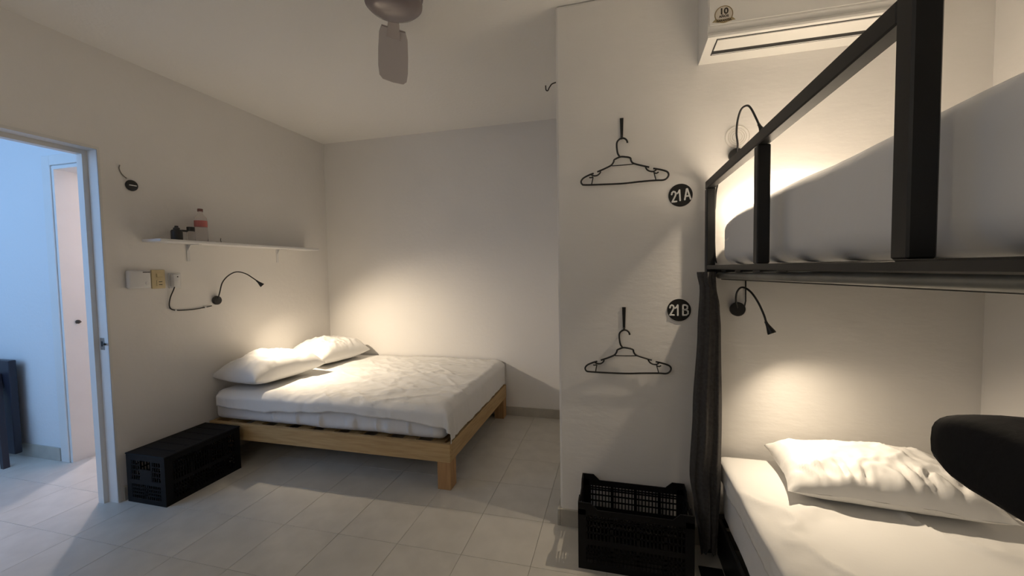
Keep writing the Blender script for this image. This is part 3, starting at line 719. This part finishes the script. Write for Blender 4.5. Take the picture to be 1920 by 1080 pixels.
# lower mattress, pillow
def low_disp(v):
    if v.x < 0.52 and v.z > 0.2:
        v.x += 0.007 * fbm(v.y * 5, v.z * 4, 6.0)
    v.z += 0.006 * fbm(v.x * 2.5, v.y * 2.5, 2)
    return v
tag(rounded_slab(0.468, BXR - 0.045, 0.13, 1.99, 0.176, 0.445, 0.045, low_disp, nx=60, ny=90).build('mattress', M['cotton_grey'], None, 'all'),
    'white mattress on the lower bunk beside the curtain', 'mattress')
def low_sheet(u, v):
    x0 = 0.468; xr = BXR - 0.05; r = 0.045; hang = 0.085 + 0.012 * fbm(v * 7, 2, 3)
    L = xr - x0; s = u * (L + hang)
    y = 1.985 - v * 1.84
    e = max(0, s - L + r * 0.5); 
    if e > 0:
        a = e / r
        if a < PI / 2: ox, dz = r * math.sin(a), r * (1 - math.cos(a))
        else: ox, dz = r, r + e - r * PI / 2
    else: ox, dz = 0, 0
    x = xr - min(s, L - r * 0.5) - ox * 1.15 ; x = max(x, x0 - 0.008)
    z = 0.454 - dz
    w = 0.007 * fbm(x * 2.5, y * 2.5, 3.3) + 0.016 * (1 - abs(fbm(x * 1.5 + y * 0.9, y * 1.5 - x * 1.1, 6.1))) ** 9 + 0.003 * fbm(x * 9, y * 9, 1)
    hd = 1 if y < 1.62 else max(0.15, 1 - (y - 1.62) / 0.1)
    z += max(0.0, w * hd) if dz < 0.03 else 0
    if dz >= 0.03: x -= 0.012 * abs(fbm(y * 7, z * 3, 2)) 
    return (x, y, z)
o = MB().grid(low_sheet, 110, 150).build('bed_sheet', M['cotton'], None, 'all')
sm = o.modifiers.new('thickness', 'SOLIDIFY'); sm.thickness = 0.003; sm.offset = 1
tag(o, 'creased white sheet covering the lower bunk mattress', 'sheet')
pillow('pillow', 0.62, 0.38, 0.155, (0.935, 1.785, 0.464), (math.radians(1), 0, math.radians(-6)), 'puckered white pillow on the lower bunk under the wall lamp', 6.1, ruffle=0.020)
pillow('pillow', 0.17, 0.26, 0.10, (1.335, 1.83, 0.466), (0, 0, math.radians(-6)), 'small white pillow half hidden behind the lit lower bunk pillow', 8.4)

tag(MB().box(0.352, 0.449, 0.70, 1.87, 0.0008, 0.0058, 0.002, 1).build('black_floor_slab', M['black_pad']), 'flat black slab on the floor along the lower bunk, right of the open crate', 'mat')  # thin black slab filling the black floor area beside the bunk

# curtain gathered at the left end of the rod
def curtain_pos(u, v):
    z = 1.306 - v * 1.236
    # closed oval bundle with folds, u around
    k = v
    cx = 0.386 + 0.004 * math.sin(k * 3); cy = 1.928
    def lerp(tab):
        for (a, p), (b, q) in zip(tab, tab[1:]):
            if k <= b: f = (k - a) / (b - a); f = f * f * (3 - 2 * f); return p + (q - p) * f
        return tab[-1][1]
    xl = lerp([(0, 0.348), (0.06, 0.360), (0.2, 0.352), (0.5, 0.334), (0.74, 0.322), (0.85, 0.340), (0.95, 0.358), (1.0, 0.366)])
    xr = lerp([(0, 0.422), (0.05, 0.424), (0.12, 0.438), (0.2, 0.444), (0.5, 0.450), (0.75, 0.448), (0.9, 0.440), (1.0, 0.428)])
    yr = lerp([(0, 0.045), (0.2, 0.046), (0.6, 0.056), (1.0, 0.040)])
    a = u * 2 * PI
    fold = 1 + 0.16 * math.sin(a * 7 + 1.2 + 0.8 * math.sin(k * 4)) + 0.07 * math.sin(a * 13 + k * 3)
    rx = (xr - xl) / 2; mx = (xr + xl) / 2
    x = mx + rx * math.cos(a) * (1 + 0.03 * math.sin(a * 7)); y = cy - 0.03 + yr * math.sin(a) * fold
    z2 = z + (0.02 * math.sin(a * 3) + 0.012 * math.sin(a * 7)) * k * k
    if k < 0.05: y = y + 0.0
    return (x, y, z2)
o = MB().grid(curtain_pos, 150, 60).build('curtain', M['curtain'], None, 'all', weld=True)
tag(o, 'charcoal cloth curtain gathered at the end of the bunk rod', 'curtain')

# ------------------------------------------------------------------ ceiling fan
FX, FY, FZ = -0.825, 1.445, 2.335
t = thing('ceiling_fan', (FX, FY, ZC), 'mauve-grey ceiling fan with a glossy domed hub above the room', 'fan')
MB().lathe([(0, ZC), (0.065, ZC), (0.062, ZC - 0.03), (0.03, ZC - 0.06), (0.0, ZC - 0.06)], 28, (FX, FY, 0)).build('canopy', M['fan'], t, True)
MB().lathe([(0.012, ZC - 0.06), (0.012, 2.47)], 14, (FX, FY, 0)).build('rod', M['fan'], t, True)
MB().lathe([(0, 2.48), (0.06, 2.478), (0.10, 2.455), (0.112, 2.425), (0.112, 2.395), (0.100, 2.388), (0.100, 2.378), (0.109, 2.372), (0.108, 2.362), (0.095, 2.350), (0.07, 2.340), (0.035, 2.333), (0, 2.331)], 40, (FX, FY, 0)).build('motor_housing', M['fan'], t, True)
for k in range(3):
    a = math.radians(121 + 120 * k); ca, sa = math.cos(a), math.sin(a); tw = math.radians(10)
    outline = [(0.20, -0.050), (0.26, -0.062), (0.40, -0.070), (0.56, -0.075), (0.66, -0.072), (0.70, -0.055), (0.71, 0.0), (0.70, 0.055), (0.66, 0.072), (0.56, 0.075), (0.40, 0.070), (0.26, 0.062), (0.20, 0.050)]
    def W3(r, s, dz): 
        ss, zz = s * math.cos(tw), s * math.sin(tw)
        return (FX + r * ca - ss * sa, FY + r * sa + ss * ca, 2.382 + zz + dz)
    m = MB(); A = [m.bm.verts.new(W3(r, s, 0)) for r, s in outline]; B = [m.bm.verts.new(W3(r, s, 0.007)) for r, s in outline]
    m.bm.faces.new(A); m.bm.faces.new(B[::-1]); n = len(A)
    for i in range(n): m.bm.faces.new([A[i], B[i], B[(i + 1) % n], A[(i + 1) % n]])
    bl = m.build('blade', M['fan_blade'], t)
    m = MB(); m.hexa([W3(0.095, -0.02, -0.006), W3(0.26, -0.03, -0.006), W3(0.26, 0.03, -0.006), W3(0.095, 0.02, -0.006), W3(0.095, -0.02, -0.0005), W3(0.26, -0.03, -0.0005), W3(0.26, 0.03, -0.0005), W3(0.095, 0.02, -0.0005)])
    m.build('blade_bracket', M['fan'], bl)

# ------------------------------------------------------------------ hall things
t = thing('folding_table', (-4.54, 1.86, 0), 'dark navy table end with a slanted leg, in the blue-lit hall', 'table')
MB().box(-4.80, -4.22, 1.865, 1.905, 0.05, 0.735, 0.004, 1).build('top_panel', M['navy'], t)
MB().hexa([(-4.475, 1.80, 0.6), (-4.44, 1.80, 0.6), (-4.44, 1.83, 0.6), (-4.475, 1.83, 0.6), (-4.475, 1.80, 0.61), (-4.44, 1.80, 0.61), (-4.44, 1.83, 0.61), (-4.475, 1.83, 0.61)]).build('hinge', M['steel'], t)
for dx in (0, -0.30):
    MB().hexa([(-4.16 + dx, 1.765, 0.0), (-4.128 + dx, 1.765, 0.0), (-4.128 + dx, 1.797, 0.0), (-4.16 + dx, 1.797, 0.0), (-4.35 + dx, 1.83, 0.64), (-4.305 + dx, 1.83, 0.64), (-4.305 + dx, 1.864, 0.64), (-4.35 + dx, 1.864, 0.64)]).build('leg', M['navy'], t)
# frosted globe added behind the camera as an unseen fill light
t = thing('fill_globe', (-1.3, -0.75, ZC), 'frosted fill-light globe added behind the camera, out of view', 'lamp')
MB().lathe([(0, ZC), (0.06, ZC), (0.055, ZC - 0.025), (0, ZC - 0.03)], 24, (-1.3, -0.75, 0)).build('canopy', M['white_plastic'], t, True)
MB().lathe([(0.006, ZC - 0.03), (0.006, 2.21)], 10, (-1.3, -0.75, 0)).build('stem', M['white_plastic'], t, True)
MB().lathe([(0.15 * math.sin(k * PI / 14), 2.06 - 0.15 * math.cos(k * PI / 14)) for k in range(15)], 28, (-1.3, -0.75, 0)).build('fill_globe_shell', mat('fill_glow', (0.9, 0.88, 0.84), 0.4, emit=((1.0, 0.91, 0.79), FILL)), t, True)
# washroom bulb
t = thing('ceiling_bulb', (-4.0, 2.6, 2.5), 'bare warm bulb on the washroom ceiling beyond the hall doorway', 'lamp')
MB().lathe([(0, 2.5), (0.04, 2.5), (0.035, 2.46), (0.02, 2.44), (0, 2.44)], 18, (-4.0, 2.6, 0)).build('socket', M['white_plastic'], t, True)
MB().lathe([(0, 2.44), (0.014, 2.44), (0.03, 2.40), (0.032, 2.385), (0.022, 2.355), (0, 2.345)], 18, (-4.0, 2.6, 0)).build('bulb', mat('bulb_glow', (1, 0.9, 0.8), 0.4, emit=((1.0, 0.86, 0.80), 12)), t, True)
ld = bpy.data.lights.new('bulb_light', 'POINT'); ld.energy = BULB_W; ld.color = (1.0, 0.86, 0.82); ld.shadow_soft_size = 0.03
lo = bpy.data.objects.new('bulb_light', ld); COL.objects.link(lo); lo.location = (0, 0, -0.19); lo.parent = t

# ------------------------------------------------------------------ black stool whose padded back reaches into the frame at the lower right
t = thing('bar_stool', (0.06, 0.10, 0), 'black stool with a rounded padded back, close to the camera at lower right', 'stool')
def back_pos(u, v):
    # u along from near end to far tip, v around the section
    s = u; y = -0.16 + 0.536 * s
    end = min(1, (1 - s) / 0.075); end0 = min(1, s / 0.06)
    k = math.sqrt(max(0, 1 - (1 - end) ** 2)) * math.sqrt(max(0, 1 - (1 - end0) ** 2))
    a = v * 2 * PI; ca, sa = math.cos(a), math.sin(a)
    sx = math.copysign(abs(ca) ** 0.6, ca); sz = math.copysign(abs(sa) ** 0.6, sa)
    xc = 0.274 - 0.10 * (2 * (s - 0.62)) ** 2 * (0.35 if s > 0.62 else 1)
    hh = 0.026 + 0.020 * (1 - s)
    return (xc + 0.034 * sx * (0.35 + 0.65 * k), y, 1.199 - 0.020 * (1 - s) + hh * sz * max(0.02, k))
MB().grid(back_pos, 40, 24).build('backrest', M['black_pad'], t, 'all', weld=True)
for y in (-0.05, 0.14):
    MB().tube(smoothpath([(0.20, y, 0.80), (0.245, y, 0.95), (0.255, y, 1.10), (0.252, y, 1.15)], 4), 0.011, 10).build('back_post', M['black_metal'], t, 'all')
MB().lathe([(0, 0.76), (0.15, 0.76), (0.17, 0.77), (0.175, 0.79), (0.165, 0.81), (0.12, 0.82), (0, 0.822)], 32, (0.06, 0.05, 0)).build('seat', M['black_pad'], t, True)
for sx in (-1, 1):
    for sy in (-1, 1):
        MB().tube([(0.06 + sx * 0.19, 0.05 + sy * 0.19, 0.0), (0.06 + sx * 0.11, 0.05 + sy * 0.11, 0.762)], 0.0125, 10).build('leg', M['black_metal'], t, 'all')
MB().tube([(0.06 + 0.22 * math.cos(a * 2 * PI / 32), 0.05 + 0.22 * math.sin(a * 2 * PI / 32), 0.27) for a in range(32)], 0.009, 8, closed=True).build('foot_ring', M['black_metal'], t, 'all')
